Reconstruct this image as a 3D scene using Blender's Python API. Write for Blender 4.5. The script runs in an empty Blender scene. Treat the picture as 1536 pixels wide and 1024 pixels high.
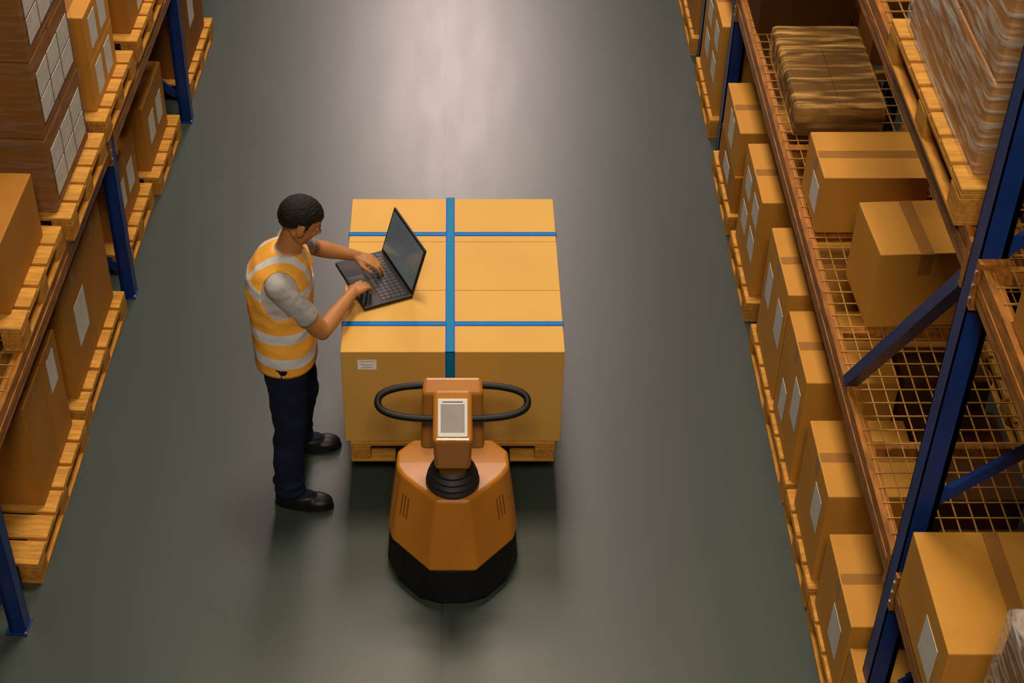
import bpy, bmesh, math, random
from mathutils import Vector, Matrix, noise
random.seed(7)
scene = bpy.context.scene
COL = scene.collection
scene.view_settings.view_transform = 'Standard'

# ------------------------------------------------------------------ materials
def pmat(name, col, rough=0.5, metal=0.0, var=0.12, scale=6.0, bump=0.0, bscale=80.0,
         spec=0.5, stretch=(1,1,1), coat=0.0):
    m = bpy.data.materials.new(name); m.use_nodes = True
    nt = m.node_tree; N = nt.nodes; L = nt.links
    b = N['Principled BSDF']
    b.inputs['Roughness'].default_value = rough
    b.inputs['Metallic'].default_value = metal
    b.inputs['Specular IOR Level'].default_value = spec
    b.inputs['Coat Weight'].default_value = coat
    tc = N.new('ShaderNodeTexCoord'); mp = N.new('ShaderNodeMapping')
    mp.inputs['Scale'].default_value = stretch
    L.new(tc.outputs['Object'], mp.inputs['Vector'])
    nz = N.new('ShaderNodeTexNoise'); nz.inputs['Scale'].default_value = scale
    nz.inputs['Detail'].default_value = 5
    L.new(mp.outputs['Vector'], nz.inputs['Vector'])
    cr = N.new('ShaderNodeValToRGB')
    cr.color_ramp.elements[0].position = 0.3; cr.color_ramp.elements[1].position = 0.7
    lo = 1-var; hi = 1+var
    cr.color_ramp.elements[0].color = (col[0]*lo, col[1]*lo, col[2]*lo, 1)
    cr.color_ramp.elements[1].color = (min(1,col[0]*hi), min(1,col[1]*hi), min(1,col[2]*hi), 1)
    L.new(nz.outputs['Fac'], cr.inputs['Fac'])
    L.new(cr.outputs['Color'], b.inputs['Base Color'])
    if bump > 0:
        n2 = N.new('ShaderNodeTexNoise'); n2.inputs['Scale'].default_value = bscale
        n2.inputs['Detail'].default_value = 4
        L.new(mp.outputs['Vector'], n2.inputs['Vector'])
        bp = N.new('ShaderNodeBump'); bp.inputs['Strength'].default_value = bump
        bp.inputs['Distance'].default_value = 0.01
        L.new(n2.outputs['Fac'], bp.inputs['Height'])
        L.new(bp.outputs['Normal'], b.inputs['Normal'])
    return m

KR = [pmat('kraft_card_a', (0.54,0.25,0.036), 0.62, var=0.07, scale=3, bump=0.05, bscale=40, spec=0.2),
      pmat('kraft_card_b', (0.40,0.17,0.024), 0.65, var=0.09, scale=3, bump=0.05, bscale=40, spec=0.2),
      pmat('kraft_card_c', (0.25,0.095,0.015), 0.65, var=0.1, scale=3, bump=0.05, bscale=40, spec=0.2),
      pmat('kraft_card_dark', (0.08,0.030,0.007), 0.7, var=0.1, scale=3, spec=0.15)]  # dark brown card; on the added back-row boxes it stands in for shade
M_LOADCARD = pmat('load_card', (0.69,0.395,0.090), 0.6, var=0.04, scale=2.5, bump=0.04, bscale=40, spec=0.2)
M_TAPE = pmat('brown_tape', (0.33,0.145,0.03), 0.35, var=0.05, spec=0.3)
M_LABEL = pmat('paper_label', (0.62,0.6,0.56), 0.6, var=0.08, scale=30)
M_WLABEL = pmat('white_label', (0.98,0.97,0.95), 0.6, var=0.01, scale=30)
M_INK = pmat('label_ink', (0.12,0.11,0.1), 0.6)
M_SEAM = pmat('card_seam', (0.10,0.045,0.012), 0.8)
M_WOOD = pmat('pallet_wood', (0.52,0.25,0.042), 0.65, var=0.28, scale=9, bump=0.15, bscale=30, stretch=(1,6,6), spec=0.15)
M_WOODL = pmat('pallet_wood_stringer', (0.46,0.205,0.032), 0.65, var=0.28, scale=9, bump=0.15, bscale=30, stretch=(6,1,6), spec=0.15)
M_BLUE = pmat('rack_blue_paint', (0.003,0.028,0.16), 0.45, var=0.2, scale=5, coat=0.05, spec=.3)
M_ORANGE = pmat('rack_orange_paint', (0.30,0.11,0.015), 0.45, var=0.45, scale=10, stretch=(4,1,4), bump=0.1, bscale=20, spec=.3)
M_WIRE = pmat('deck_wire', (0.55,0.29,0.065), 0.38, metal=0.4, var=0.15)
M_STEEL = pmat('bolt_steel', (0.6,0.6,0.6), 0.3, metal=1.0)
M_STRAP = pmat('blue_strap', (0.0,0.20,0.40), 0.55, var=0.06, scale=40, spec=.15)
M_STRAPE = pmat('blue_strap_edge', (0.0,0.08,0.62), 0.55, var=0.05, spec=.15)

# ------------------------------------------------------------------ mesh builder
class MB:
    def __init__(s): s.v=[]; s.f=[]; s.m=[]; s.sm=[]
    def add(s, vs, fs, mi=0, smooth=False):
        o=len(s.v); s.v += [tuple(p) for p in vs]
        for f in fs:
            s.f.append([i+o for i in f]); s.m.append(mi); s.sm.append(smooth)
    def box(s, x0,x1,y0,y1,z0,z1, mi=0, M=None):
        vs=[Vector((x,y,z)) for z in (z0,z1) for y in (y0,y1) for x in (x0,x1)]
        if M is not None: vs=[M@p for p in vs]
        s.add(vs, [(0,2,3,1),(4,5,7,6),(0,1,5,4),(2,6,7,3),(0,4,6,2),(1,3,7,5)], mi)
    def bbox(s, x0,x1,y0,y1,z0,z1, mi=0, bev=0.005, seg=2, M=None):
        bm=bmesh.new()
        r=bmesh.ops.create_cube(bm,size=1)
        for v in bm.verts:
            v.co=Vector((x0+(v.co.x+.5)*(x1-x0), y0+(v.co.y+.5)*(y1-y0), z0+(v.co.z+.5)*(z1-z0)))
        bmesh.ops.bevel(bm, geom=bm.edges[:], offset=bev, segments=seg, profile=0.6, affect='EDGES')
        s.addbm(bm, mi, M, False); bm.free()
    def addbm(s, bm, mi=0, M=None, smooth=False):
        bm.verts.index_update()
        vs=[(M@v.co if M is not None else v.co.copy()) for v in bm.verts]
        fs=[[v.index for v in f.verts] for f in bm.faces]
        s.add(vs,fs,mi,smooth)
    def bar(s, p0, p1, w, h, mi=0, up=Vector((0,0,1))):
        p0=Vector(p0); p1=Vector(p1); d=(p1-p0); L=d.length; d.normalize()
        side=d.cross(up)
        if side.length<1e-4: side=Vector((1,0,0))
        side.normalize(); u2=side.cross(d)
        M=Matrix((( side.x,d.x,u2.x,p0.x),(side.y,d.y,u2.y,p0.y),(side.z,d.z,u2.z,p0.z),(0,0,0,1)))
        s.box(-w/2,w/2,0,L,-h/2,h/2,mi,M)
    def prism(s, bot, top, mi=0, bev=0.0, seg=3):
        bm=bmesh.new(); n=len(bot)
        a=[bm.verts.new(p) for p in bot]; b=[bm.verts.new(p) for p in top]
        bm.faces.new(a[::-1]); bm.faces.new(b)
        for i in range(n): bm.faces.new((a[i],a[(i+1)%n],b[(i+1)%n],b[i]))
        bmesh.ops.recalc_face_normals(bm, faces=bm.faces[:])
        if bev>0: bmesh.ops.bevel(bm, geom=bm.edges[:], offset=bev, segments=seg, profile=0.5, affect='EDGES')
        s.addbm(bm,mi,None,False); bm.free()
    def cone(s, p0, r0, p1, r1, mi=0, n=24, smooth=True, cap=True):
        p0=Vector(p0); p1=Vector(p1); d=(p1-p0).normalized()
        a=d.orthogonal().normalized(); b=d.cross(a)
        vs=[]
        for p,r in ((p0,r0),(p1,r1)):
            for i in range(n):
                t=2*math.pi*i/n; vs.append(p+a*math.cos(t)*r+b*math.sin(t)*r)
        fs=[(i,(i+1)%n,n+(i+1)%n,n+i) for i in range(n)]
        s.add(vs,fs,mi,smooth)
        if cap:
            s.add(vs[:n],[tuple(range(n))[::-1]],mi); s.add(vs[n:],[tuple(range(n))],mi)
    def tube(s, pts, r, mi=0, n=12, closed=False):
        pts=[Vector(p) for p in pts]; m=len(pts); vs=[]
        ref=None
        for i,p in enumerate(pts):
            if closed: t=(pts[(i+1)%m]-pts[i-1]).normalized()
            else: t=(pts[min(i+1,m-1)]-pts[max(i-1,0)]).normalized()
            if ref is None: ref=t.orthogonal().normalized()
            a=(ref-t*ref.dot(t)).normalized(); ref=a; b=t.cross(a)
            for k in range(n):
                q=2*math.pi*k/n; vs.append(p+a*math.cos(q)*r+b*math.sin(q)*r)
        fs=[]
        for i in range(m if closed else m-1):
            j=(i+1)%m
            for k in range(n): fs.append((i*n+k,i*n+(k+1)%n,j*n+(k+1)%n,j*n+k))
        s.add(vs,fs,mi,True)
    def sphere(s, c, R, mi=0, nu=24, nv=14, M3=None):
        """R=(rx,ry,rz)"""
        c=Vector(c); vs=[];fs=[]
        def P(x,y,z):
            q=Vector((x*R[0],y*R[1],z*R[2]))
            return c+(M3@q if M3 is not None else q)
        vs.append(P(0,0,-1))
        for j in range(1,nv):
            ph=-math.pi/2+math.pi*j/nv
            for i in range(nu):
                t=2*math.pi*i/nu; vs.append(P(math.cos(ph)*math.cos(t),math.cos(ph)*math.sin(t),math.sin(ph)))
        vs.append(P(0,0,1)); top=len(vs)-1
        for i in range(nu):
            fs.append((0,1+(i+1)%nu,1+i)); fs.append((top,1+(nv-2)*nu+i,1+(nv-2)*nu+(i+1)%nu))
        for j in range(nv-2):
            for i in range(nu):
                a=1+j*nu+i;b=1+j*nu+(i+1)%nu; fs.append((a,b,b+nu,a+nu))
        s.add(vs,fs,mi,True)
    def caps(s, p0,r0,p1,r1,mi=0,n=28):
        s.sphere(p0,(r0,)*3,mi,n,16); s.sphere(p1,(r1,)*3,mi,n,16); s.cone(p0,r0,p1,r1,mi,n)
    def loft(s, rings, mi=0, n=48, power=2.3):
        """rings: (cx,cy,z,a,b)"""
        vs=[]
        for (cx,cy,z,a,b) in rings:
            for i in range(n):
                t=2*math.pi*i/n; c=math.cos(t); q=math.sin(t)
                e=2/power
                vs.append((cx+a*abs(c)**e*(1 if c>=0 else -1), cy+b*abs(q)**e*(1 if q>=0 else -1), z))
        fs=[]
        for j in range(len(rings)-1):
            for i in range(n): fs.append((j*n+i,j*n+(i+1)%n,(j+1)*n+(i+1)%n,(j+1)*n+i))
        fs.append(tuple(range(n))[::-1]); fs.append(tuple(range((len(rings)-1)*n,len(rings)*n)))
        s.add(vs,fs,mi,True)
    def obj(s, name, mats, loc=(0,0,0), rz=0.0, parent=None, fix=False):
        me=bpy.data.meshes.new(name); me.from_pydata(s.v,[],s.f)
        for m in mats: me.materials.append(m)
        me.polygons.foreach_set('material_index', s.m)
        me.polygons.foreach_set('use_smooth', s.sm)
        me.update()
        if fix:
            bm=bmesh.new(); bm.from_mesh(me); bmesh.ops.recalc_face_normals(bm,faces=bm.faces[:]); bm.to_mesh(me); bm.free()
        o=bpy.data.objects.new(name,me); COL.objects.link(o)
        o.location=loc; o.rotation_euler=(0,0,rz)
        if parent is not None: o.parent=parent
        return o

def empty(name, loc=(0,0,0)):
    e=bpy.data.objects.new(name,None); COL.objects.link(e); e.location=loc; e.empty_display_size=.2
    return e

# left rack is very slightly skewed to the aisle
PIV=(-1.96,5.3); ANG=-0.055
def place(cx,cy,side,rot=0.0):
    if side!='L': return (cx,cy,rot)
    dx=cx-PIV[0]; dy=cy-PIV[1]; c=math.cos(ANG); s_=math.sin(ANG)
    return (PIV[0]+c*dx-s_*dy, PIV[1]+s_*dx+c*dy, rot+ANG)

# ------------------------------------------------------------------ boxes / pallets
def cbox(X0,X1,Y0,Y1,Z0,Z1, side='R', tape='x', labels=(), shade=0, rot=0.0, name='cardboard_box', mat=None):
    w=(X1-X0)/2; l=(Y1-Y0)/2; h=Z1-Z0
    mb=MB(); mb.bbox(-w,w,-l,l,0,h,0,bev=0.006)
    e=0.0012; tw=0.03
    if tape=='x':
        mb.box(-w+.004,w-.004,-.0015,.0015,h-.002,h+.0004,3)
        mb.box(-w+.006,w-.006,-tw,tw,h,h+e,1)
        for sx in (-1,1):
            a,b=sorted((sx*w,sx*(w+e))); mb.box(a,b,-tw,tw,h-min(.09,h*.3),h-.004,1)
    elif tape=='y':
        mb.box(-.0015,.0015,-l+.004,l-.004,h-.002,h+.0004,3)
        mb.box(-tw,tw,-l+.006,l-.006,h,h+e,1)
        for sy in (-1,1):
            a,b=sorted((sy*l,sy*(l+e))); mb.box(-tw,tw,a,b,h-min(.12,h*.35),h-.004,1)
    for (fc,cu,cv,lw,lh) in labels:
        t=.0016
        if fc in 'LR':
            sx=-1 if fc=='L' else 1
            a,b=sorted((sx*w,sx*(w+t))); yc=-l+cu*2*l; zc=cv*h
            mb.box(a,b,yc-lw/2,yc+lw/2,zc-lh/2,zc+lh/2,2)
        elif fc=='F':
            xc=-w+cu*2*w; zc=cv*h
            mb.box(xc-lw/2,xc+lw/2,-l-t,-l,zc-lh/2,zc+lh/2,2)
    x,y,r=place((X0+X1)/2,(Y0+Y1)/2,side,rot)
    return mb.obj(name,[mat or KR[shade],M_TAPE,M_LABEL,M_SEAM,M_INK],(x,y,Z0),r)

def pallet(X0,X1,Y0,Y1,Z0,H=0.14,side='R',along='y',name='wooden_pallet',boards=6):
    """stringers/bottom boards along Y, top boards along X"""
    w=(X1-X0)/2; l=(Y1-Y0)/2; mb=MB()
    tb=.02; gap=.022; n=boards
    bw=(2*l-gap*(n-1))/n
    for i in range(n):
        y0=-l+i*(bw+gap); mb.bbox(-w,w,y0,y0+bw,H-tb,H,0,bev=.003,seg=1)
    for xc in (-w+.05,0,w-.05):
        mb.bbox(xc-.05,xc+.05,-l,l,H-2*tb,H-tb,1,bev=.003,seg=1)
        for yc in (-l+.06,0,l-.06):
            mb.bbox(xc-.05,xc+.05,yc-.06,yc+.06,.018,H-2*tb,1,bev=.003,seg=1)
        mb.bbox(xc-.05,xc+.05,-l,l,0,.018,1,bev=.003,seg=1)
    x,y,r=place((X0+X1)/2,(Y0+Y1)/2,side)
    return mb.obj(name,[M_WOOD,M_WOODL],(x,y,Z0),r)

# ------------------------------------------------------------------ floor
def make_floor():
    m=bpy.data.materials.new('polished_concrete'); m.use_nodes=True
    nt=m.node_tree;N=nt.nodes;L=nt.links;b=N['Principled BSDF']
    tc=N.new('ShaderNodeTexCoord')
    n1=N.new('ShaderNodeTexNoise'); n1.inputs['Scale'].default_value=.7; n1.inputs['Detail'].default_value=6
    mp=N.new('ShaderNodeMapping'); mp.inputs['Scale'].default_value=(2.2,.45,1)
    L.new(tc.outputs['Object'],mp.inputs['Vector']); L.new(mp.outputs['Vector'],n1.inputs['Vector'])
    cr=N.new('ShaderNodeValToRGB')
    cr.color_ramp.elements[0].position=.3; cr.color_ramp.elements[1].position=.72
    cr.color_ramp.elements[0].color=(.032,.045,.038,1); cr.color_ramp.elements[1].color=(.042,.057,.048,1)
    L.new(n1.outputs['Fac'],cr.inputs['Fac'])
    # expansion joint
    sx=N.new('ShaderNodeSeparateXYZ'); L.new(tc.outputs['Object'],sx.inputs[0])
    ad=N.new('ShaderNodeMath'); ad.operation='ADD'; ad.inputs[1].default_value=.05; L.new(sx.outputs['X'],ad.inputs[0])
    ab=N.new('ShaderNodeMath'); ab.operation='ABSOLUTE'; L.new(ad.outputs[0],ab.inputs[0])
    lt=N.new('ShaderNodeMath'); lt.operation='LESS_THAN'; lt.inputs[1].default_value=.004; L.new(ab.outputs[0],lt.inputs[0])
    mf=N.new('ShaderNodeMath'); mf.operation='MULTIPLY'; mf.inputs[1].default_value=.6; L.new(lt.outputs[0],mf.inputs[0])
    mx=N.new('ShaderNodeMixRGB'); mx.inputs['Color2'].default_value=(.012,.012,.012,1)
    L.new(mf.outputs[0],mx.inputs['Fac']); L.new(cr.outputs['Color'],mx.inputs['Color1'])
    L.new(mx.outputs['Color'],b.inputs['Base Color'])
    n2=N.new('ShaderNodeTexNoise'); n2.inputs['Scale'].default_value=3; n2.inputs['Detail'].default_value=8
    L.new(mp.outputs['Vector'],n2.inputs['Vector'])
    mr=N.new('ShaderNodeMapRange'); mr.inputs['To Min'].default_value=.31; mr.inputs['To Max'].default_value=.37
    L.new(n2.outputs['Fac'],mr.inputs['Value']); L.new(mr.outputs['Result'],b.inputs['Roughness'])
    b.inputs['Specular IOR Level'].default_value=.6
    n3=N.new('ShaderNodeTexNoise'); n3.inputs['Scale'].default_value=160
    L.new(tc.outputs['Object'],n3.inputs['Vector'])
    bp=N.new('ShaderNodeBump'); bp.inputs['Strength'].default_value=.06; bp.inputs['Distance'].default_value=.004
    L.new(n3.outputs['Fac'],bp.inputs['Height']); L.new(bp.outputs['Normal'],b.inputs['Normal'])
    mb=MB(); mb.box(-9,9,-4,34,-.1,0,0); mb.obj('floor',[m])
make_floor()

# ------------------------------------------------------------------ racks
def rack(name, sgn, posts, levels, y0, y1, top, depth=1.1, loc=(0,0,0), rz=0, diag=None, brace0=.35, pw=.09):
    """front plane at local x=0, interior toward sgn*x ; y in local"""
    mb=MB()
    def bx(xa,xb,ya,yb,za,zb,mi):
        a,b=sorted((sgn*xa,sgn*xb)); mb.box(a,b,ya,yb,za,zb,mi)
    q=pw/2
    for yp in posts:
        for fx in (0.0, depth-pw):
            yc=yp
            bx(fx,fx+pw,yc-q,yc-q+.006,0,top,0)
            bx(fx,fx+pw,yc+q-.006,yc+q,0,top,0)
            face=(fx,fx+.006) if fx==0 else (fx+pw-.006,fx+pw)
            bx(face[0],face[1],yc-q,yc+q,0,top,0)
            bx(fx+pw-.02 if fx==0 else fx, fx+pw if fx==0 else fx+.02, yc-q,yc-q+.015,0,top,0)
            bx(fx-.008,fx+pw+.02,yc-q-.012,yc+q+.012,0,.008,0)
            bx(fx-.006,fx+.006,yc-q-.010,yc-q,.008,.02,3)
        z=brace0
        while z+.75<top:
            mb.bar((sgn*.08,yp-.018,z),(sgn*(depth-.08),yp-.018,z+.85),.02,.045,0)
            mb.bar((sgn*.08,yp+.018,z-.03),(sgn*(depth-.08),yp+.018,z+.80),.012,.04,0)
            z+=1.16
    for z in levels:
        for fx in (0.006, depth-.066):
            bx(fx,fx+.055,y0,y1,z-.12,z-.004,1)
            bx(fx if fx<.1 else fx,fx+.02,y0,y1,z-.004,z+.014,1) if fx<.1 else bx(fx+.035,fx+.055,y0,y1,z-.004,z+.014,1)
            bx(fx-.004,fx,y0,y1,z-.075,z-.045,1)
        for yp in posts:
            bx(-.004,.1,yp-q-.03,yp-q,z-.16,z+.03,1); bx(-.004,.1,yp+q,yp+q+.03,z-.16,z+.03,1)
            for k in range(3):
                bx(-.008,-.004,yp-q-.02,yp-q-.008,z-.13+.055*k,z-.118+.055*k,3)
        y=y0+.35
        while y<y1:
            bx(.06,depth-.06,y-.02,y+.02,z-.06,z-.012,1); y+=.75
        x=.045
        while x<depth-.03:
            bx(x-.0025,x+.0025,y0,y1,z-.008,z-.003,2); x+=.0665
        y=y0+.03
        while y<y1:
            bx(.03,depth-.03,y-.0025,y+.0025,z-.003,z+.002,2); y+=.085
    if diag:
        for a,b in diag:
            mb.bar(a,b,.05,.06,0,up=Vector((1,0,0)))
    return mb.obj(name,[M_BLUE,M_ORANGE,M_WIRE,M_STEEL],loc,rz)

rack('pallet_rack', 1, [4.25,8.85,9.95], [1.18,2.70,4.40], 1.6, 11.8, 5.2, loc=(1.71,0,0),
     diag=[((.03,5.32,1.2),(.03,4.30,2.60))], brace0=.42)
rack('pallet_rack', -1, [4.93-5.3,7.42-5.3,9.28-5.3], [1.10], -2.6, 6.4, 1.10, loc=(PIV[0],PIV[1],0), rz=ANG, brace0=.2, pw=.075)

# ------------------------------------------------------------------ right floor row
LL=lambda cu=.5,cv=.5,w=.16,h=.2:('L',cu,cv,w,h)
pallet(1.66,2.56,3.98,5.01,0); pallet(1.66,2.56,5.05,5.70,0,boards=4); pallet(1.66,2.56,5.73,6.98,0,boards=7)
pallet(1.66,2.56,7.16,7.85,0,boards=4); pallet(1.66,2.56,7.98,8.70,0,boards=4)
pallet(1.68,2.56,9.05,9.85,0,boards=5); pallet(1.68,2.56,10.1,11.0,0)
cbox(1.675,2.10,4.44,4.97,.14,.60,labels=[LL(.35,.45)],shade=0)
cbox(1.68,2.12,3.99,4.41,.14,.50,labels=[LL(.35,.45)],shade=0)
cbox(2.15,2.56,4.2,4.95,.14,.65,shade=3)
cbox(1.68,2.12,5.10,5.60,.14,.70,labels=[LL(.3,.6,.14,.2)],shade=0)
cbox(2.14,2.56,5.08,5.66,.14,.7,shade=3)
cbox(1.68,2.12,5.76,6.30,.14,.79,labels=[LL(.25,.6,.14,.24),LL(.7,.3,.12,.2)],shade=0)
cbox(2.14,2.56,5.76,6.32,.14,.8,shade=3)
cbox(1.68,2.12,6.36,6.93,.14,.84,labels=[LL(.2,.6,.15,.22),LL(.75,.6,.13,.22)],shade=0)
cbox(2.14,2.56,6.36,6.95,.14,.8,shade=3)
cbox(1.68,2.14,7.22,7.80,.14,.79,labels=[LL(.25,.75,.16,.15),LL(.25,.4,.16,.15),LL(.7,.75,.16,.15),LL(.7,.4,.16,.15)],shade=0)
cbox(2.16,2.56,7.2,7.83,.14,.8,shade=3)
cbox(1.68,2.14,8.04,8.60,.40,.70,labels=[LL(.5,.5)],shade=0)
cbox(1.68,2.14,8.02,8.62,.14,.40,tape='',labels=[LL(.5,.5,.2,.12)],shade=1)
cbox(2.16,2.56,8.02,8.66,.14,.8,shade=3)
cbox(1.70,2.14,9.10,9.80,.14,.80,labels=[LL(.25,.75,.16,.15),LL(.25,.4,.16,.15),LL(.7,.75,.16,.15),LL(.7,.4,.16,.15)],shade=0)
cbox(1.70,2.14,10.15,10.9,.14,.75,labels=[LL(.5,.5)],shade=1)
# dark boxes added behind and under the rack; colour stands in for shade
for k in range(6):
    ya=2.6+1.08*k
    pallet(2.92,3.85,ya,ya+1.02,0)
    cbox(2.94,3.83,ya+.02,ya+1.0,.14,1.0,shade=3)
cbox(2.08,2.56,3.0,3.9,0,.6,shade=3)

# right, lower deck
DZ=1.184
cbox(1.77,2.28,6.42,6.82,DZ,1.51,labels=[LL(.35,.45,.15,.16)],shade=0,tape='x')
cbox(1.87,2.29,5.71,6.11,DZ,1.60,labels=[],shade=0,tape='y',rot=math.radians(3))
cbox(1.70,2.26,3.56,4.13,DZ,1.52,labels=[LL(.3,.45,.17,.18)],shade=0,tape='y')
cbox(1.76,2.3,8.35,8.75,DZ,1.46,shade=3,tape='x')
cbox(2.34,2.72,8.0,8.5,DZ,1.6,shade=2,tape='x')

# ------------------------------------------------------------------ shrink wrapped loads
def film_mat(name,rot,sc,lo,hi,colr=(.62,.62,.6,1)):
    m=bpy.data.materials.new(name); m.use_nodes=True
    nt=m.node_tree;N=nt.nodes;L=nt.links;b=N['Principled BSDF'];out=N['Material Output']
    b.inputs['Base Color'].default_value=colr; b.inputs['Roughness'].default_value=.2
    tc=N.new('ShaderNodeTexCoord'); mp=N.new('ShaderNodeMapping')
    mp.inputs['Rotation'].default_value=rot; mp.inputs['Scale'].default_value=sc
    L.new(tc.outputs['Object'],mp.inputs['Vector'])
    nz=N.new('ShaderNodeTexNoise'); nz.inputs['Scale'].default_value=1.6; nz.inputs['Detail'].default_value=6; nz.inputs['Distortion'].default_value=.6
    L.new(mp.outputs['Vector'],nz.inputs['Vector'])
    cr=N.new('ShaderNodeValToRGB'); cr.color_ramp.elements[0].position=.46; cr.color_ramp.elements[1].position=.72
    cr.color_ramp.elements[0].color=(lo,lo,lo,1); cr.color_ramp.elements[1].color=(hi,hi,hi,1)
    L.new(nz.outputs['Fac'],cr.inputs['Fac'])
    bp=N.new('ShaderNodeBump'); bp.inputs['Strength'].default_value=.7; bp.inputs['Distance'].default_value=.012
    L.new(nz.outputs['Fac'],bp.inputs['Height']); L.new(bp.outputs['Normal'],b.inputs['Normal'])
    tr=N.new('ShaderNodeBsdfTransparent'); mx=N.new('ShaderNodeMixShader')
    L.new(cr.outputs['Color'],mx.inputs['Fac']); L.new(tr.outputs[0],mx.inputs[1]); L.new(b.outputs[0],mx.inputs[2])
    L.new(mx.outputs[0],out.inputs['Surface'])
    return m
M_FILM=film_mat('stretch_film',(.5,.35,.3),(3,3,26),.08,.85,(.62,.60,.55,1))
M_FILML=film_mat('stretch_film_thin',(.5,.35,.3),(3,3,26),.04,.3,(.4,.35,.28,1))
M_FILMG=film_mat('stretch_film_gold',(0,0,0),(1.5,14,8),.1,.85,(.85,.48,.14,1))
def wrapped(X0,X1,Y0,Y1,Z0,Z1,side='R',layers=3,cols=2,shade=1,labels=None,name='shrink_wrapped_load',lrows=2,lcols=3,film=None,rot=0):
    w=(X1-X0)/2;l=(Y1-Y0)/2;h=(Z1-Z0)/layers;mb=MB()
    for k in range(layers):
        o=(k%2)*.006
        for i in range(cols):
            for j in range(2):
                ya=-l+i*2*l/cols; yb=ya+2*l/cols; xa=-w+j*w; xb=xa+w
                mb.bbox(xa+.003+o,xb-.003,ya+.003+o,yb-.003-o,k*h+.002,(k+1)*h-.002,0,bev=.008)
        if labels:
            sx=-1 if labels=='L' else 1
            a,b=sorted((sx*(w+.001),sx*(w+.003)))
            ch=h*.66/lrows; cw=2*l*.86/lcols
            for r in range(lrows):
                for c in range(lcols):
                    yy=-l+2*l*.07+cw*c; zz=k*h+h*.15+ch*r
                    mb.box(a,b,yy+.008,yy+cw-.008,zz+.006,zz+ch-.006,1)
    mb.bbox(-w-.014,w+.014,-l-.014,l+.014,0.001,Z1-Z0+.012,2,bev=.03,seg=3)
    x,y,r=place((X0+X1)/2,(Y0+Y1)/2,side,rot)
    return mb.obj(name,[KR[shade],M_LABEL,film or M_FILM],(x,y,Z0),r)

# right, lower deck, far
wrapped(1.80,2.26,7.28,8.10,DZ,DZ+.18,layers=1,cols=3,shade=3,film=M_FILMG)
# right, upper deck
UZ=2.704
pallet(1.68,2.70,4.42,5.55,UZ,H=.15,boards=7)
wrapped(1.73,2.66,4.50,5.50,UZ+.15,UZ+1.2,layers=3,cols=2,shade=1)
cbox(1.74,2.2,3.5,3.9,UZ,UZ+.3,shade=1,labels=[LL(.5,.5)])
# unseen third level, added to block light and darken the decks below
TZ=4.404
for y0 in (1.8,3.0,4.9,6.1,7.3):
    pallet(1.74,2.74,y0,y0+1.08,TZ,boards=6)
    wrapped(1.78,2.70,y0+.05,y0+1.03,TZ+.14,TZ+1.1,layers=2,cols=2,shade=1)
# right, lower deck, near wrapped load
pallet(1.72,2.74,2.35,3.40,DZ,H=.14)
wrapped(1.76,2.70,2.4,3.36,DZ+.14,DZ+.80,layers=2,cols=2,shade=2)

# ------------------------------------------------------------------ left floor row (coordinates in rack frame)
RL=lambda cu=.5,cv=.5,w=.16,h=.2:('R',cu,cv,w,h)
pallet(-2.9,-1.96,5.20,6.20,0,side='L'); pallet(-2.92,-1.98,6.27,7.27,0,side='L')
pallet(-2.96,-2.03,7.60,8.34,0,side='L',boards=5); pallet(-2.96,-2.0,8.40,9.12,0,side='L',boards=5)
pallet(-2.96,-2.0,9.50,10.4,0,side='L'); pallet(-3.0,-2.07,3.9,4.84,0,side='L')
cbox(-2.45,-2.02,5.58,5.90,.14,.78,'L',labels=[],shade=1)
cbox(-2.45,-2.02,5.91,6.17,.14,.78,'L',labels=[RL(.5,.75,.12,.2)],shade=1)
cbox(-2.88,-2.5,5.3,5.7,.14,.5,'L',shade=2)
cbox(-2.5,-2.03,6.36,6.82,.14,.82,'L',labels=[RL(.6,.5,.2,.26)],shade=1)
cbox(-2.5,-2.03,6.83,7.22,.14,.82,'L',labels=[],shade=1)
cbox(-2.55,-2.09,7.72,8.28,.14,.58,'L',labels=[RL(.3,.5,.14,.18),RL(.7,.5,.14,.18)],shade=1)
cbox(-2.55,-2.06,8.46,9.02,.14,.60,'L',labels=[RL(.3,.5,.14,.18),RL(.7,.5,.14,.18)],shade=1)
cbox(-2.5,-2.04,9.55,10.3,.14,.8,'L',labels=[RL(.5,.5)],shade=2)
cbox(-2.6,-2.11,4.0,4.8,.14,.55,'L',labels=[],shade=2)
# left deck
LZ=1.104
pallet(-2.93,-1.96,5.62,6.40,LZ,side='L',boards=5)
cbox(-2.55,-2.03,5.72,6.32,LZ+.14,LZ+.50,'L',shade=1,tape='y')
pallet(-2.9,-1.93,6.46,7.22,LZ,side='L',boards=5)
wrapped(-2.86,-2.0,6.50,7.18,LZ+.14,LZ+1.40,'L',layers=3,cols=2,shade=2,labels='R',film=M_FILML)
pallet(-2.9,-1.95,7.33,8.06,LZ,side='L',boards=5)
cbox(-2.25,-2.01,7.42,7.92,LZ+.14,LZ+.42,'L',shade=0,tape='',labels=[RL(.3,.5,.13,.18),RL(.7,.5,.13,.18)])
cbox(-2.25,-2.01,7.42,7.92,LZ+.42,LZ+.70,'L',shade=0,tape='y',labels=[RL(.3,.5,.13,.18),RL(.7,.5,.13,.18)])
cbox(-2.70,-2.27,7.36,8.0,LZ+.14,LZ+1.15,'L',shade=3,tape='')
pallet(-2.9,-1.95,8.16,8.92,LZ,side='L',boards=5)
cbox(-2.4,-2.0,8.24,8.84,LZ+.14,LZ+.40,'L',shade=1,tape='y',labels=[RL(.5,.5)])
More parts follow.
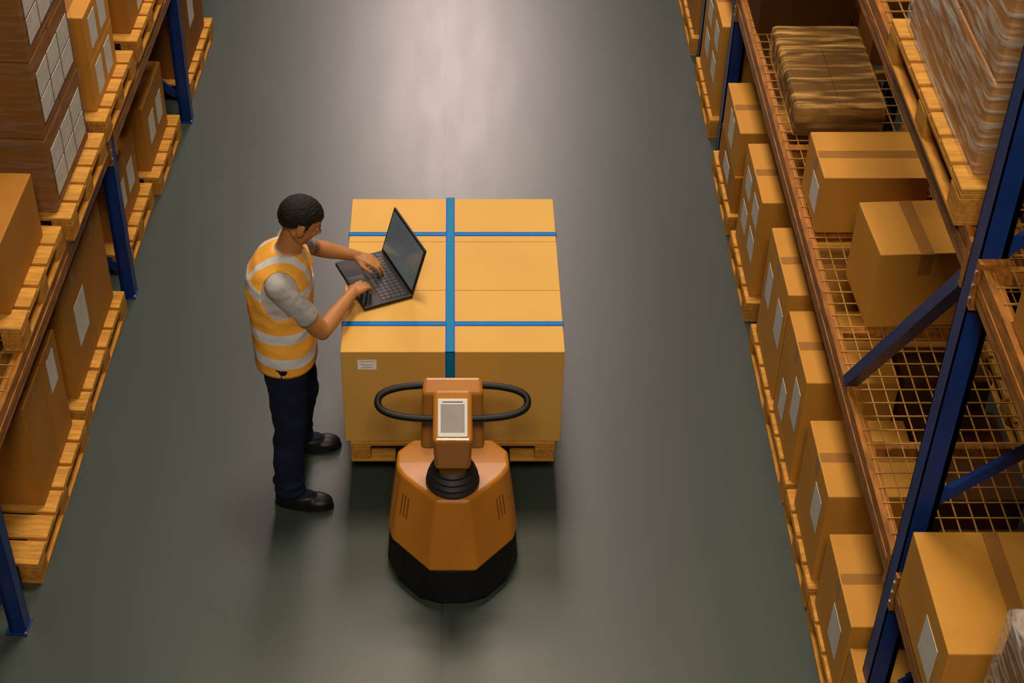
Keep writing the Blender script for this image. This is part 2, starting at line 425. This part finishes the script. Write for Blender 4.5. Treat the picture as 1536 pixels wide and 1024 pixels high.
cbox(-2.4,-2.02,8.30,8.80,LZ+.40,LZ+.62,'L',shade=1,tape='y',labels=[RL(.3,.5,.12,.14),RL(.7,.5,.12,.14)])
pallet(-2.9,-1.95,9.02,9.86,LZ,side='L',boards=5)
cbox(-2.5,-2.0,9.1,9.8,LZ+.14,LZ+.75,'L',shade=2,tape='y',labels=[RL(.5,.5)])

# ------------------------------------------------------------------ central strapped load
def strapped():
    pz=.17; H=.13
    ax=(-.51,.51)
    mb=MB(); Y0,Y1=5.86,7.12
    for i in range(7):
        bw=(Y1-Y0-.02*6)/7; y=Y0+i*(bw+.02); mb.bbox(ax[0],ax[1],y,y+bw,pz+H-.022,pz+H,0,bev=.003,seg=1)
    for xc in (ax[0]+.05,0,ax[1]-.05):
        mb.bbox(xc-.05,xc+.05,Y0,Y1,pz+H-.04,pz+H-.022,1,bev=.003,seg=1)
        for yc in (Y0+.06,(Y0+Y1)/2,Y1-.06): mb.bbox(xc-.05,xc+.05,yc-.06,yc+.06,pz+.018,pz+H-.04,1,bev=.003,seg=1)
    for yc in (Y0+.05,(Y0+Y1)/2,Y1-.05):
        mb.bbox(ax[0],ax[1],yc-.05,yc+.05,pz,pz+.018,0,bev=.003,seg=1)
    mb.obj('wooden_pallet',[M_WOOD,M_WOODL])
    mb=MB(); z0,z1=.302,.89; W=.5355
    rows=[(5.87,6.34),(6.34,6.74),(6.74,7.12)]
    for (a,b) in rows:
        for (xa,xb) in ((-W,0),(0,W)):
            mb.bbox(xa+.001,xb-.001,a+.001,b-.001,z0,z1,0,bev=.005)
    t=.002
    def strap_x(y,w=.034):
        for (o,ww,mi,tt) in ((0,w,3,t),(0,w*.62,1,t+.0006)):
            mb.box(-W-tt,W+tt,y-ww/2,y+ww/2,z1,z1+tt,mi)
            for s_ in (-1,1):
                a,b=sorted((s_*W,s_*(W+tt))); mb.box(a,b,y-ww/2,y+ww/2,z0,z1+tt,mi)
    strap_x(6.08); strap_x(6.805)
    w=.046
    for (ww,mi,tt) in ((w,3,t+.001),(w*.75,1,t+.0016)):
        mb.box(-ww/2-.012,ww/2-.012,5.87-tt,7.12+tt,z1,z1+tt,mi)
        mb.box(-ww/2-.012,ww/2-.012,5.87-tt,5.87,z0,z1+tt,mi)
        mb.box(-ww/2-.012,ww/2-.012,7.12,7.12+tt,z0,z1+tt,mi)
    mb.box(-.455,-.365,5.87-.002,5.87,.782,.840,2)
    mb.box(-.448,-.372,5.8675,5.868,.832,.8345,4)
    mb.tube([(-.437+.054*k/10,5.8675,.818-.010*math.sin(math.pi*k/10)) for k in range(11)],.0011,4,6)
    mb.box(-.437,-.383,5.8675,5.868,.793,.7955,4)
    mb.obj('strapped_box_load',[M_LOADCARD,M_STRAP,M_WLABEL,M_STRAPE,M_INK])
strapped()

# ------------------------------------------------------------------ pallet truck
def truck():
    E=empty('electric_pallet_truck',(0,5.4,0)); off=Vector((0,-5.4,0))
    MO=pmat('truck_orange_paint',(0.47,0.175,0.016),.33,var=.08,scale=4,coat=.25)
    MK=pmat('truck_black_plastic',(.007,.007,.007),.5,var=.2,spec=.3)
    MR=pmat('rubber_boot',(.012,.012,.014),.6)
    MG=pmat('display_bezel',(.75,.74,.70),.4,var=.03)
    MS=pmat('display_glass',(.33,.31,.30),.35,var=.08,scale=12)
    MV=pmat('vent_slot',(.16,.055,.008),.6)
    def V(x,y,z): return Vector((x,y,z))+off
    mats=[MO,MK,MR,MG,MS,M_STEEL,MV]
    def poly(pts,z): return [V(x,y,z) for x,y in pts]
    mb=MB()
    bot=[(.11,5.10),(.29,5.30),(.312,5.38),(.30,5.62),(.24,5.68),(-.24,5.68),(-.30,5.62),(-.312,5.38),(-.29,5.30),(-.11,5.10)]
    top=[(.075,5.25),(.235,5.42),(.265,5.48),(.262,5.58),(.19,5.66),(-.19,5.66),(-.262,5.58),(-.265,5.48),(-.235,5.42),(-.075,5.25)]
    mb.prism(poly(bot,.20),poly(top,.52),0,bev=.014,seg=3)
    o=mb.obj('chassis_cover',mats,parent=E)
    mb=MB()
    b2=[(.06,5.055),(.16,5.09),(.26,5.20),(.315,5.34),(.31,5.60),(.24,5.67),(-.24,5.67),(-.31,5.60),(-.315,5.34),(-.26,5.20),(-.16,5.09),(-.06,5.055)]
    t2=[(.055,5.105),(.105,5.11),(.22,5.235),(.303,5.35),(.295,5.60),(.24,5.66),(-.24,5.66),(-.295,5.60),(-.303,5.35),(-.22,5.235),(-.105,5.11),(-.055,5.105)]
    mb.prism(poly(b2,.03),poly(t2,.205),1,bev=.01,seg=2)
    mb.obj('skirt',mats,parent=E)
    mb=MB()
    for s_ in (-1,1):
        b0=V(s_*.29,5.30,.20);b1=V(s_*.11,5.10,.20);t0=V(s_*.235,5.42,.52);t1=V(s_*.075,5.25,.52)
        for k in range(3):
            q=.10+.085*k
            lo=b0.lerp(b1,q); hi=t0.lerp(t1,q)
            nr=(b1-b0).cross(hi-lo).normalized()
            if nr.y>0: nr=-nr
            mb.bar(lo.lerp(hi,.45)+nr*.0005,lo.lerp(hi,.76)+nr*.0005,.006,.003,6,up=nr)
    mb.obj('vents',mats,parent=E)
    mb=MB()
    mb.cone(V(-.05,5.38,.10),.1,V(.05,5.38,.10),.1,1)
    for s_ in (-1,1):
        mb.cone(V(s_*.23-.03,5.30,.05),.05,V(s_*.23+.03,5.30,.05),.05,1)
    mb.obj('drive_wheel',mats,parent=E)
    mb=MB()
    for s_ in (-1,1):
        xc=s_*.21
        mb.bbox(xc-.075,xc+.075,5.66-5.4,7.02-5.4,.195,.250,1,bev=.008)
        mb.cone(V(xc-.04,6.85,.045),.045,V(xc+.04,6.85,.045),.045,1)
        mb.bar(V(xc-.055,6.78,.21),V(xc-.055,6.86,.05),.012,.04,5); mb.bar(V(xc+.055,6.78,.21),V(xc+.055,6.86,.05),.012,.04,5)
    mb.bbox(-.28,.28,5.67-5.4,5.72-5.4,.12,.34,1,bev=.01)
    mb.obj('forks',mats,parent=E)
    mb=MB()
    yc=5.38
    prof=[(.122,.515),(.126,.535),(.116,.55),(.120,.565),(.106,.58),(.110,.595),(.093,.61),(.096,.625),(.078,.64),(.06,.65)]
    for a,b in zip(prof[:-1],prof[1:]):
        mb.cone(V(0,yc,a[1]),a[0],V(0,yc,b[1]),b[0],2,n=36,cap=False)
    mb.cone(V(0,yc,.645),.06,V(0,yc,.65),.06,2,n=36)
    mb.obj('rubber_boot',mats,parent=E)
    mb=MB()
    mb.prism([V(-.060,5.31,.62),V(.060,5.31,.62),V(.055,5.43,.62),V(-.055,5.43,.62)],
             [V(-.080,5.24,.80),V(.080,5.24,.80),V(.08,5.42,.80),V(-.08,5.42,.80)],0,bev=.016)
    mb.prism([V(-.080,5.23,.74),V(.080,5.23,.74),V(.08,5.40,.74),V(-.08,5.40,.74)],
             [V(-.090,5.19,.955),V(.090,5.19,.955),V(.088,5.40,1.08),V(-.088,5.40,1.08)],0,bev=.018)
    mb.prism([V(-.147,5.40,.70),V(.147,5.40,.70),V(.147,5.475,.70),V(-.147,5.475,.70)],
             [V(-.138,5.39,1.06),V(.138,5.39,1.06),V(.132,5.47,1.095),V(-.132,5.47,1.095)],0,bev=.018)
    mb.obj('tiller_head',mats,parent=E)
    mb=MB()
    p0=Vector((0,5.19,.955)); p1=Vector((0,5.40,1.08))
    d=(p1-p0).normalized(); nrm=Vector((1,0,0)).cross(d).normalized()
    if nrm.z<0: nrm=-nrm
    c=(p0+(p1-p0)*.44)+off+nrm*.003
    M=Matrix(((1,d.x,nrm.x,c.x),(0,d.y,nrm.y,c.y),(0,d.z,nrm.z,c.z),(0,0,0,1)))
    mb.bbox(-.066,.066,-.088,.088,-.004,.010,3,bev=.003,M=M)
    mb.box(-.053,.053,-.068,.062,.010,.0115,4,M)
    mb.box(-.045,.045,.070,.074,.010,.0112,1,M)
    mb.obj('display',mats,parent=E)
    mb=MB()
    C=Vector((0,5.375,1.025)); ax=Vector((1,0,0)); ay=Vector((0,.075,.034))
    pts=[]
    n=72
    for i in range(n):
        t=2*math.pi*i/n; cx=math.cos(t); sy=math.sin(t)
        e=.62
        x=.335*abs(cx)**e*(1 if cx>0 else -1); y=abs(sy)**.85*(1 if sy>0 else -1)
        pts.append(C+ax*x+ay*y+off)
    mb.tube(pts,.0165,1,12,closed=True)
    mb.obj('loop_handle',mats,parent=E)
truck()

# ------------------------------------------------------------------ laptop
def laptop():
    MK=pmat('laptop_body',(.012,.012,.013),.45,var=.1,spec=.3); MKey=pmat('laptop_keys',(.03,.03,.032),.5)
    MP=pmat('touchpad',(.02,.02,.022),.3)
    m=bpy.data.materials.new('laptop_screen'); m.use_nodes=True
    nt=m.node_tree;N=nt.nodes;L=nt.links;b=N['Principled BSDF']
    b.inputs['Base Color'].default_value=(.02,.022,.022,1); b.inputs['Roughness'].default_value=.15
    tc=N.new('ShaderNodeTexCoord'); nz=N.new('ShaderNodeTexNoise'); nz.inputs['Scale'].default_value=5
    L.new(tc.outputs['Object'],nz.inputs['Vector'])
    cr=N.new('ShaderNodeValToRGB'); cr.color_ramp.elements[0].color=(.035,.045,.045,1); cr.color_ramp.elements[1].color=(.08,.09,.085,1)
    L.new(nz.outputs['Fac'],cr.inputs['Fac']); L.new(cr.outputs['Color'],b.inputs['Emission Color'])
    b.inputs['Emission Strength'].default_value=1.0  # dim emission imitates a grey-green reflection on the screen
    w=.20; dp=.13; mb=MB()
    mb.bbox(-w,w,-dp,dp,0,.02,0,bev=.005)
    for r in range(5):
        n=14
        for c in range(n):
            if r==0 and 3<c<10: continue
            x0=-w+.02+c*(2*w-.04)/n; y0=-dp+.105+r*.026
            mb.bbox(x0+.0015,x0+(2*w-.04)/n-.0015,y0,y0+.022,.0195,.0225,1,bev=.001,seg=1)
    mb.bbox(-.085,.075,-dp+.105,-dp+.127,.0195,.0225,1,bev=.001,seg=1)
    mb.box(-.055,.055,-dp+.015,-dp+.09,.0198,.0206,2)
    th=math.radians(17)
    M=Matrix.Translation((0,dp-.004,.018))@Matrix.Rotation(-th,4,'X')
    mb.bbox(-w,w,-.004,.006,0,.262,0,bev=.004,M=M)
    mb.box(-w+.013,w-.013,-.0052,-.004,.022,.248,3,M)
    mb.cone((-w+.04,dp-.002,.018),.007,(-w+.1,dp-.002,.018),.007,0); mb.cone((w-.1,dp-.002,.018),.007,(w-.04,dp-.002,.018),.007,0)
    mb.obj('laptop',[MK,MKey,MP,m],(-.395,6.405,.8925),math.radians(-66.2))
laptop()

# ------------------------------------------------------------------ worker
def fold(p,f,amp,st=(1,1,1)):
    """ridged cloth folds"""
    q=Vector((p.x*st[0],p.y*st[1],p.z*st[2]))*f
    a=noise.noise(q); b=noise.noise(q*2.1+Vector((5,2,9)))
    return amp*((1-abs(a)*2.6)*.7+b*.5)
def worker():
    O=Vector((-.80,5.93,0))
    E=empty('warehouse_worker',O)
    MSkin=pmat('skin',(.45,.195,.068),.5,var=.06,scale=10,spec=.35)
    MHair=pmat('black_hair',(.012,.009,.008),.6,var=.3,scale=60,bump=.5,bscale=220,spec=.25)
    MShirt=pmat('grey_tshirt',(.42,.41,.42),.85,var=.06,bump=.3,bscale=14,spec=.2)
    MPants=pmat('navy_trousers',(.006,.010,.034),.8,var=.15,bump=.3,bscale=12,spec=.2)
    MShoe=pmat('black_shoes',(.006,.006,.006),.45,var=.1,spec=.3)
    Rs=Vector((-.805,5.880,1.275)); Ls=Vector((-.775,6.215,1.300))
    Re=Vector((-.615,5.885,1.005)); Le=Vector((-.69,6.45,1.075))
    Rw=Vector((-.485,6.185,1.000)); Lw=Vector((-.485,6.48,1.000))
    Hc=Vector((-.697,6.045,1.535)); Nb=Vector((-.770,6.045,1.36))
    mb=MB()
    torso=[(-.80,5.945,.80,.11,.155),(-.80,5.945,.84,.132,.176),(-.802,5.95,.92,.134,.172),(-.812,5.965,1.0,.130,.162),(-.815,5.99,1.09,.136,.170),
           (-.815,6.015,1.18,.145,.184),(-.810,6.035,1.26,.137,.186),(-.797,6.043,1.32,.110,.155),(-.782,6.045,1.355,.08,.105),(-.770,6.045,1.385,.056,.064)]
    mb.loft(torso)
    mb.caps(Nb,.060,Hc+Vector((-.028,0,-.05)),.056)
    for s_,e_,w_ in ((Rs,Re,Rw),(Ls,Le,Lw)):
        mb.caps(s_,.062,s_.lerp(e_,.30),.064); mb.caps(s_.lerp(e_,.30),.064,s_.lerp(e_,.62),.059)
        mb.caps(s_.lerp(e_,.55),.050,e_,.041)
        mb.caps(e_,.041,e_.lerp(w_,.3),.043); mb.caps(e_.lerp(w_,.3),.043,w_,.027)
        mb.caps(s_,.060,Vector((-.795,6.043,1.30)),.065)
    RH=Vector((-.800,5.865,.86)); LH=Vector((-.79,6.03,.86))
    RK=Vector((-.790,5.80,.47)); LK=Vector((-.755,6.085,.47)); RA=Vector((-.815,5.73,.10)); LA=Vector((-.80,6.125,.10))
    for h,k,a in ((RH,RK,RA),(LH,LK,LA)):
        mb.caps(h,.108,h.lerp(k,.5),.096); mb.caps(h.lerp(k,.5),.096,k,.080)
        mb.caps(k,.080,k.lerp(a,.4)+Vector((-.01,0,0)),.076); mb.caps(k.lerp(a,.4)+Vector((-.01,0,0)),.076,a+Vector((0,0,.02)),.068)
        mb.sphere(a+Vector((.005,0,.02)),(.076,.070,.03)); mb.sphere(a+Vector((.0,0,.07)),(.078,.070,.025))
    def shoe(a,yaw):
        R=Matrix.Rotation(yaw,3,'Z'); b=Vector((a.x,a.y,0))
        def P(x,y,z): return b+R@Vector((x,y,z))
        mb.sphere(P(-.01,0,.055),(.066,.048,.055),M3=R)
        mb.sphere(P(.06,0,.048),(.095,.052,.048),M3=R)
        mb.sphere(P(.135,0,.038),(.082,.056,.038),M3=R)
        mb.sphere(P(0,0,.085),(.055,.045,.05),M3=R)
        pts=[]
        for i in range(24):
            t=2*math.pi*i/24; x=math.cos(t);y=math.sin(t)
            pts.append((.07+.152*x,(.055 if x>0 else .048)*y))
        v0=[P(x,y,.001) for x,y in pts]; v1=[P(x,y,.022) for x,y in pts]
        mb.prism(v0,v1,0)
    shoe(RA,math.radians(-6)); shoe(LA,math.radians(6))
    yaw=math.radians(12); pitch=math.radians(-30)
    Rh=Matrix.Rotation(yaw,3,'Z')@Matrix.Rotation(-pitch,3,'Y')
    def H(x,y,z): return Hc+Rh@Vector((x,y,z))
    mb.sphere(H(-.012,0,.028),(.104,.082,.094),M3=Rh,nu=32,nv=20)
    mb.sphere(H(.020,0,-.025),(.074,.068,.080),M3=Rh,nu=32,nv=20)
    mb.sphere(H(.050,0,-.085),(.034,.038,.026),M3=Rh)
    mb.caps(H(.03,.045,-.075),.016,H(-.02,.058,-.04),.018); mb.caps(H(.03,-.045,-.075),.016,H(-.02,-.058,-.04),.018)
    mb.caps(H(.075,.03,.022),.014,H(.075,-.03,.022),.014)
    mb.caps(H(.088,0,.008),.009,H(.107,0,-.022),.013)
    mb.sphere(H(.098,.013,-.027),(.010,.009,.008),M3=Rh); mb.sphere(H(.098,-.013,-.027),(.010,.009,.008),M3=Rh)
    mb.caps(H(.083,.018,-.053),.007,H(.090,0,-.051),.008); mb.caps(H(.083,-.018,-.053),.007,H(.090,0,-.051),.008)
    mb.caps(H(.080,.014,-.063),.008,H(.085,0,-.064),.009); mb.caps(H(.080,-.014,-.063),.008,H(.085,0,-.064),.009)
    mb.sphere(H(.060,.038,-.018),(.026,.022,.022),M3=Rh); mb.sphere(H(.060,-.038,-.018),(.026,.022,.022),M3=Rh)
    for s_ in (-1,1):
        Me=Rh@Matrix.Rotation(s_*.35,3,'Z')
        mb.sphere(H(-.008,s_*.082,-.006),(.020,.011,.034),M3=Me)
        mb.sphere(H(-.004,s_*.078,-.030),(.010,.009,.012),M3=Me)
    def hand(W,d,side,up=Vector((0,0,1))):
        d=d.normalized(); th=up.cross(d).normalized()*side; n=d.cross(th).normalized()
        if n.z<0: n=-n
        offs=(.031,.0105,-.010,-.029); Ls_=((.040,.025,.019),(.045,.028,.020),(.042,.026,.019),(.033,.020,.017))
        kn=(.083,.087,.083,.076)
        mb.sphere(W+d*.045,(.030,.016,.045) ,M3=Matrix((th,n,d)).transposed())
        for i in range(4):
            k=W+d*kn[i]+th*offs[i]
            mb.caps(W+th*offs[i]*.55+d*.01,.017,k,.0115,n=14)
            p=k; dd=(d+th*offs[i]*3.5).normalized()
            ang=0
            for j,(seg,cu) in enumerate(zip(Ls_[i],(12+3*i,30,26))):
                ang+=math.radians(cu); v=dd*math.cos(ang)-n*math.sin(ang)
                q=p+v*seg; r0=.0100-.0011*j-(.001 if i==3 else 0); mb.caps(p,r0,q,r0-.001,n=14); p=q
        b=W+d*.018+th*.018-n*.004
        p1=b+d*.032+th*.030-n*.010; p2=p1+d*.030+th*.006-n*.008; p3=p2+d*.022-th*.002-n*.010
        mb.caps(b,.017,p1,.0125,n=14); mb.caps(p1,.0122,p2,.0105,n=14); mb.caps(p2,.0105,p3,.0085,n=14)
    hand(Rw,Vector((.094,.150,-.030)),1)
    hand(Lw,Vector((.130,-.030,-.028)),-1)
    tmp=mb.obj('tmp_body',[MSkin])
    rm=tmp.modifiers.new('r','REMESH'); rm.mode='VOXEL'; rm.voxel_size=.0042; rm.use_smooth_shade=True
    sm=tmp.modifiers.new('s','SMOOTH'); sm.factor=.5; sm.iterations=4
    dg=bpy.context.evaluated_depsgraph_get(); dg.update()
    me=bpy.data.meshes.new_from_object(tmp.evaluated_get(dg))
    bpy.data.objects.remove(tmp)
    me.name='body'
    me.materials.clear()
    for m in (MSkin,MHair,MShirt,MPants,MShoe): me.materials.append(m)
    Ri=Rh.inverted()
    def seg(p,a,b):
        ab=b-a; t=max(0,min(1,(p-a).dot(ab)/ab.dot(ab))); return (p-(a+ab*t)).length,t
    mi=[]
    for p in me.polygons:
        c=Vector(p.center); h=Ri@(c-Hc); m=2
        if c.z<.87:
            m=3
            if c.z<.085: m=4
        for s_,e_,w_ in ((Rs,Re,Rw),(Ls,Le,Lw)):
            d1,t1=seg(c,s_,e_); d2,t2=seg(c,e_,w_)
            d3=(c-w_).length
            if d2<.07 and d2<=d1 and c.x>-.78: m=0
            elif d1<.075 and c.x>-.79 and (t1>.80 or (t1>.62 and d1<.0525)): m=0
            if d3<.24 and c.x>-.56: m=0
        nd=(c-Nb).dot((Hc-Nb).normalized())
        if nd>.020 and (c-Hc).length<.24: m=0
        if (c-Hc).length<.17 and m==0:
            hl = .048 if h.x>.02 else (.048-.9*(.02-h.x))
            hl=max(hl,-.055)
            if abs(h.y)>.070 and h.x>-.032 and h.x<.02 : hl=max(hl,.025)
            if h.x>.02: hl=.048+ .25*(h.x-.02)
            if .0<h.x<.022 and abs(h.y)>.05: hl=min(hl,.0)
            hl+=.004*noise.noise(h*90)
            if h.z>hl: m=1
            if abs(h.z-.030)<.0045 and .015<abs(h.y)<.044 and h.x>.06: m=1
        mi.append(m)
    me.polygons.foreach_set('material_index',mi)
    me.polygons.foreach_set('use_smooth',[True]*len(mi))
    hv=set(); cl={}
    for p,m in zip(me.polygons,mi):
        if m==1:
            q=Ri@(Vector(p.center)-Hc)
            if q.z>.04 or q.x<-.02: hv.update(p.vertices)
        elif m in (2,3):
            for i in p.vertices: cl[i]=m
    nrm={i:Vector(me.vertices[i].normal) for i in cl}
    for i,m in cl.items():
        v=me.vertices[i]; c=Vector(v.co)
        if m==3: v.co=c+nrm[i]*fold(c,7,.007,(1,1,1.6))
        else: v.co=c+nrm[i]*fold(c,13,.004,(1,1,1.2))
    for i in hv:
        v=me.vertices[i]; v.co=v.co+(Vector(v.co)-Hc).normalized()*(.006+.003*noise.noise(Vector(v.co)*120))
    for v in me.vertices: v.co=Vector(v.co)-O
    me.update()
    body=bpy.data.objects.new('body',me); COL.objects.link(body); body.parent=E
    eb=MB()
    for s_ in (-1,1):
        eb.sphere(H(.0735,s_*.030,.004)-O,(.0125,)*3,0)
        eb.sphere(H(.0825,s_*.030,.002)-O,(.0055,)*3,1)
    eb.obj('eyes',[pmat('eye_white',(.6,.57,.53),.3,var=.02),pmat('eye_iris',(.02,.01,.006),.2)],parent=E)
    mv=bpy.data.materials.new('hi_vis_vest'); mv.use_nodes=True
    nt=mv.node_tree;N=nt.nodes;L=nt.links;b=N['Principled BSDF']; b.inputs['Roughness'].default_value=.7
    b.inputs['Specular IOR Level'].default_value=.2
    tc=N.new('ShaderNodeTexCoord'); sx=N.new('ShaderNodeSeparateXYZ'); L.new(tc.outputs['Object'],sx.inputs[0])
    def band(zc,hw,src):
        a=N.new('ShaderNodeMath'); a.operation='SUBTRACT'; a.inputs[1].default_value=zc; L.new(src,a.inputs[0])
        c=N.new('ShaderNodeMath'); c.operation='ABSOLUTE'; L.new(a.outputs[0],c.inputs[0])
        d=N.new('ShaderNodeMath'); d.operation='LESS_THAN'; d.inputs[1].default_value=hw; L.new(c.outputs[0],d.inputs[0])
        return d.outputs[0]
    wob=N.new('ShaderNodeMath'); wob.operation='MULTIPLY_ADD'; wob.inputs[1].default_value=.08; L.new(sx.outputs['X'],wob.inputs[0]); L.new(sx.outputs['Z'],wob.inputs[2])
    zz=wob.outputs[0]
    b1=band(.905,.026,zz); b2=band(1.025,.026,zz); b3=band(1.235,.022,zz)
    mx1=N.new('ShaderNodeMath'); mx1.operation='MAXIMUM'; L.new(b1,mx1.inputs[0]); L.new(b2,mx1.inputs[1])
    mx2=N.new('ShaderNodeMath'); mx2.operation='MAXIMUM'; L.new(mx1.outputs[0],mx2.inputs[0]); L.new(b3,mx2.inputs[1])
    ya=N.new('ShaderNodeMath'); ya.operation='SUBTRACT'; ya.inputs[1].default_value=.113; L.new(sx.outputs['Y'],ya.inputs[0])
    yb=N.new('ShaderNodeMath'); yb.operation='ABSOLUTE'; L.new(ya.outputs[0],yb.inputs[0])
    b4=band(.085,.018,yb.outputs[0])
    gt=N.new('ShaderNodeMath'); gt.operation='GREATER_THAN'; gt.inputs[1].default_value=1.24; L.new(zz,gt.inputs[0])
    mu=N.new('ShaderNodeMath'); mu.operation='MULTIPLY'; L.new(b4,mu.inputs[0]); L.new(gt.outputs[0],mu.inputs[1])
    mx3=N.new('ShaderNodeMath'); mx3.operation='MAXIMUM'; L.new(mx2.outputs[0],mx3.inputs[0]); L.new(mu.outputs[0],mx3.inputs[1])
    cm=N.new('ShaderNodeMixRGB'); cm.inputs['Color1'].default_value=(.86,.40,.050,1); cm.inputs['Color2'].default_value=(.62,.63,.66,1)
    L.new(mx3.outputs[0],cm.inputs['Fac']); L.new(cm.outputs[0],b.inputs['Base Color'])
    nz=N.new('ShaderNodeTexNoise'); nz.inputs['Scale'].default_value=30; L.new(tc.outputs['Object'],nz.inputs['Vector'])
    bp=N.new('ShaderNodeBump'); bp.inputs['Strength'].default_value=.25; bp.inputs['Distance'].default_value=.01
    L.new(nz.outputs['Fac'],bp.inputs['Height']); L.new(bp.outputs['Normal'],b.inputs['Normal'])
    vb=MB()
    g=.015
    keys=[(-.80,5.945,.825,.150,.194),(-.80,5.947,.85,.149,.193)]
    for (cx,cy,z,a,bb) in torso[2:8]: keys.append((cx,cy,z,a+g,bb+g))
    keys.append((-.784,6.045,1.365,.086,.114)); keys.append((-.775,6.045,1.392,.05,.07))
    rings=[]
    for k in range(len(keys)-1):
        A=keys[k];B=keys[k+1]; n=max(1,int((B[2]-A[2])/.01))
        for j in range(n): rings.append(tuple(A[i]+(B[i]-A[i])*j/n for i in range(5)))
    rings.append(keys[-1])
    vb.loft([(cx-O.x,cy-O.y,z,a,bb) for (cx,cy,z,a,bb) in rings],n=96)
    nv=[]
    for (x,y,z) in vb.v:
        c=Vector((x,y,z)); r=Vector((x+.01,y-.03,0))
        if r.length>.02 and z<1.34:
            amp=.006 if z>.86 else .002
            c=c+r.normalized()*fold(c,9,amp,(1,1,1.3))
        nv.append(tuple(c))
    vb.v=nv
    vest=vb.obj('hi_vis_vest',[mv],fix=True)
    cb=MB()
    for s_ in (Rs,Ls):
        out=-1 if s_ is Rs else 1
        c=s_-O+Vector((.012,out*.032,-.030))
        cb.sphere(c,(.092,.088,.130),nu=40,nv=24)
    cb.sphere(Vector((-.755,6.045,1.405))-O,(.082,.078,.055),nu=40,nv=24)
    cb.sphere(Vector((-.670,6.045,1.33))-O,(.065,.035,.12),nu=40,nv=24)
    cut=cb.obj('cut',[mv],fix=True)
    bo=vest.modifiers.new('b','BOOLEAN'); bo.object=cut; bo.operation='DIFFERENCE'; bo.solver='EXACT'; bo.use_self=True
    dg=bpy.context.evaluated_depsgraph_get(); dg.update()
    m2=bpy.data.meshes.new_from_object(vest.evaluated_get(dg))
    bpy.data.objects.remove(vest); bpy.data.objects.remove(cut)
    v=bpy.data.objects.new('hi_vis_vest',m2); COL.objects.link(v); v.parent=E
worker()

# ------------------------------------------------------------------ lights
def area(name,loc,tgt,sx,sy,power,col):
    l=bpy.data.lights.new(name,'AREA'); l.shape='RECTANGLE'; l.size=sx; l.size_y=sy; l.energy=power; l.color=col
    o=bpy.data.objects.new(name,l); COL.objects.link(o); o.location=loc
    d=Vector(tgt)-Vector(loc); o.rotation_euler=d.to_track_quat('-Z','Y').to_euler()
area('ceiling_lamp_near',(0,-.5,8.6),(0,1.2,0),1.8,1.8,480,(1,.84,.64))
area('ceiling_lamp_mid',(0,8.4,9),(0,8.4,0),1.8,1.8,500,(1,.84,.64))
area('ceiling_light_strip',(0,18.5,9),(0,18.49,0),2.0,14,640,(1,.78,.70))
area('ceiling_lamp_back',(-.1,24.5,9),(0,10,0),.8,.8,430,(1,.80,.75))
w=bpy.data.worlds.new('World'); scene.world=w; w.use_nodes=True
w.node_tree.nodes['Background'].inputs[0].default_value=(1,.86,.7,1)
w.node_tree.nodes['Background'].inputs[1].default_value=.012

# ------------------------------------------------------------------ camera
cd=bpy.data.cameras.new('camera'); cam=bpy.data.objects.new('camera',cd); COL.objects.link(cam)
cam.location=(0,0,5.97); cam.rotation_euler=(math.radians(49.5),0,0)
K=1.0; UC,VC=768,512
cd.sensor_width=36; cd.lens=2450/1536*36*K; cd.shift_x=K*(89+UC-768)/1536; cd.shift_y=K*(512-VC)/1536
cd.clip_end=100
scene.camera=cam
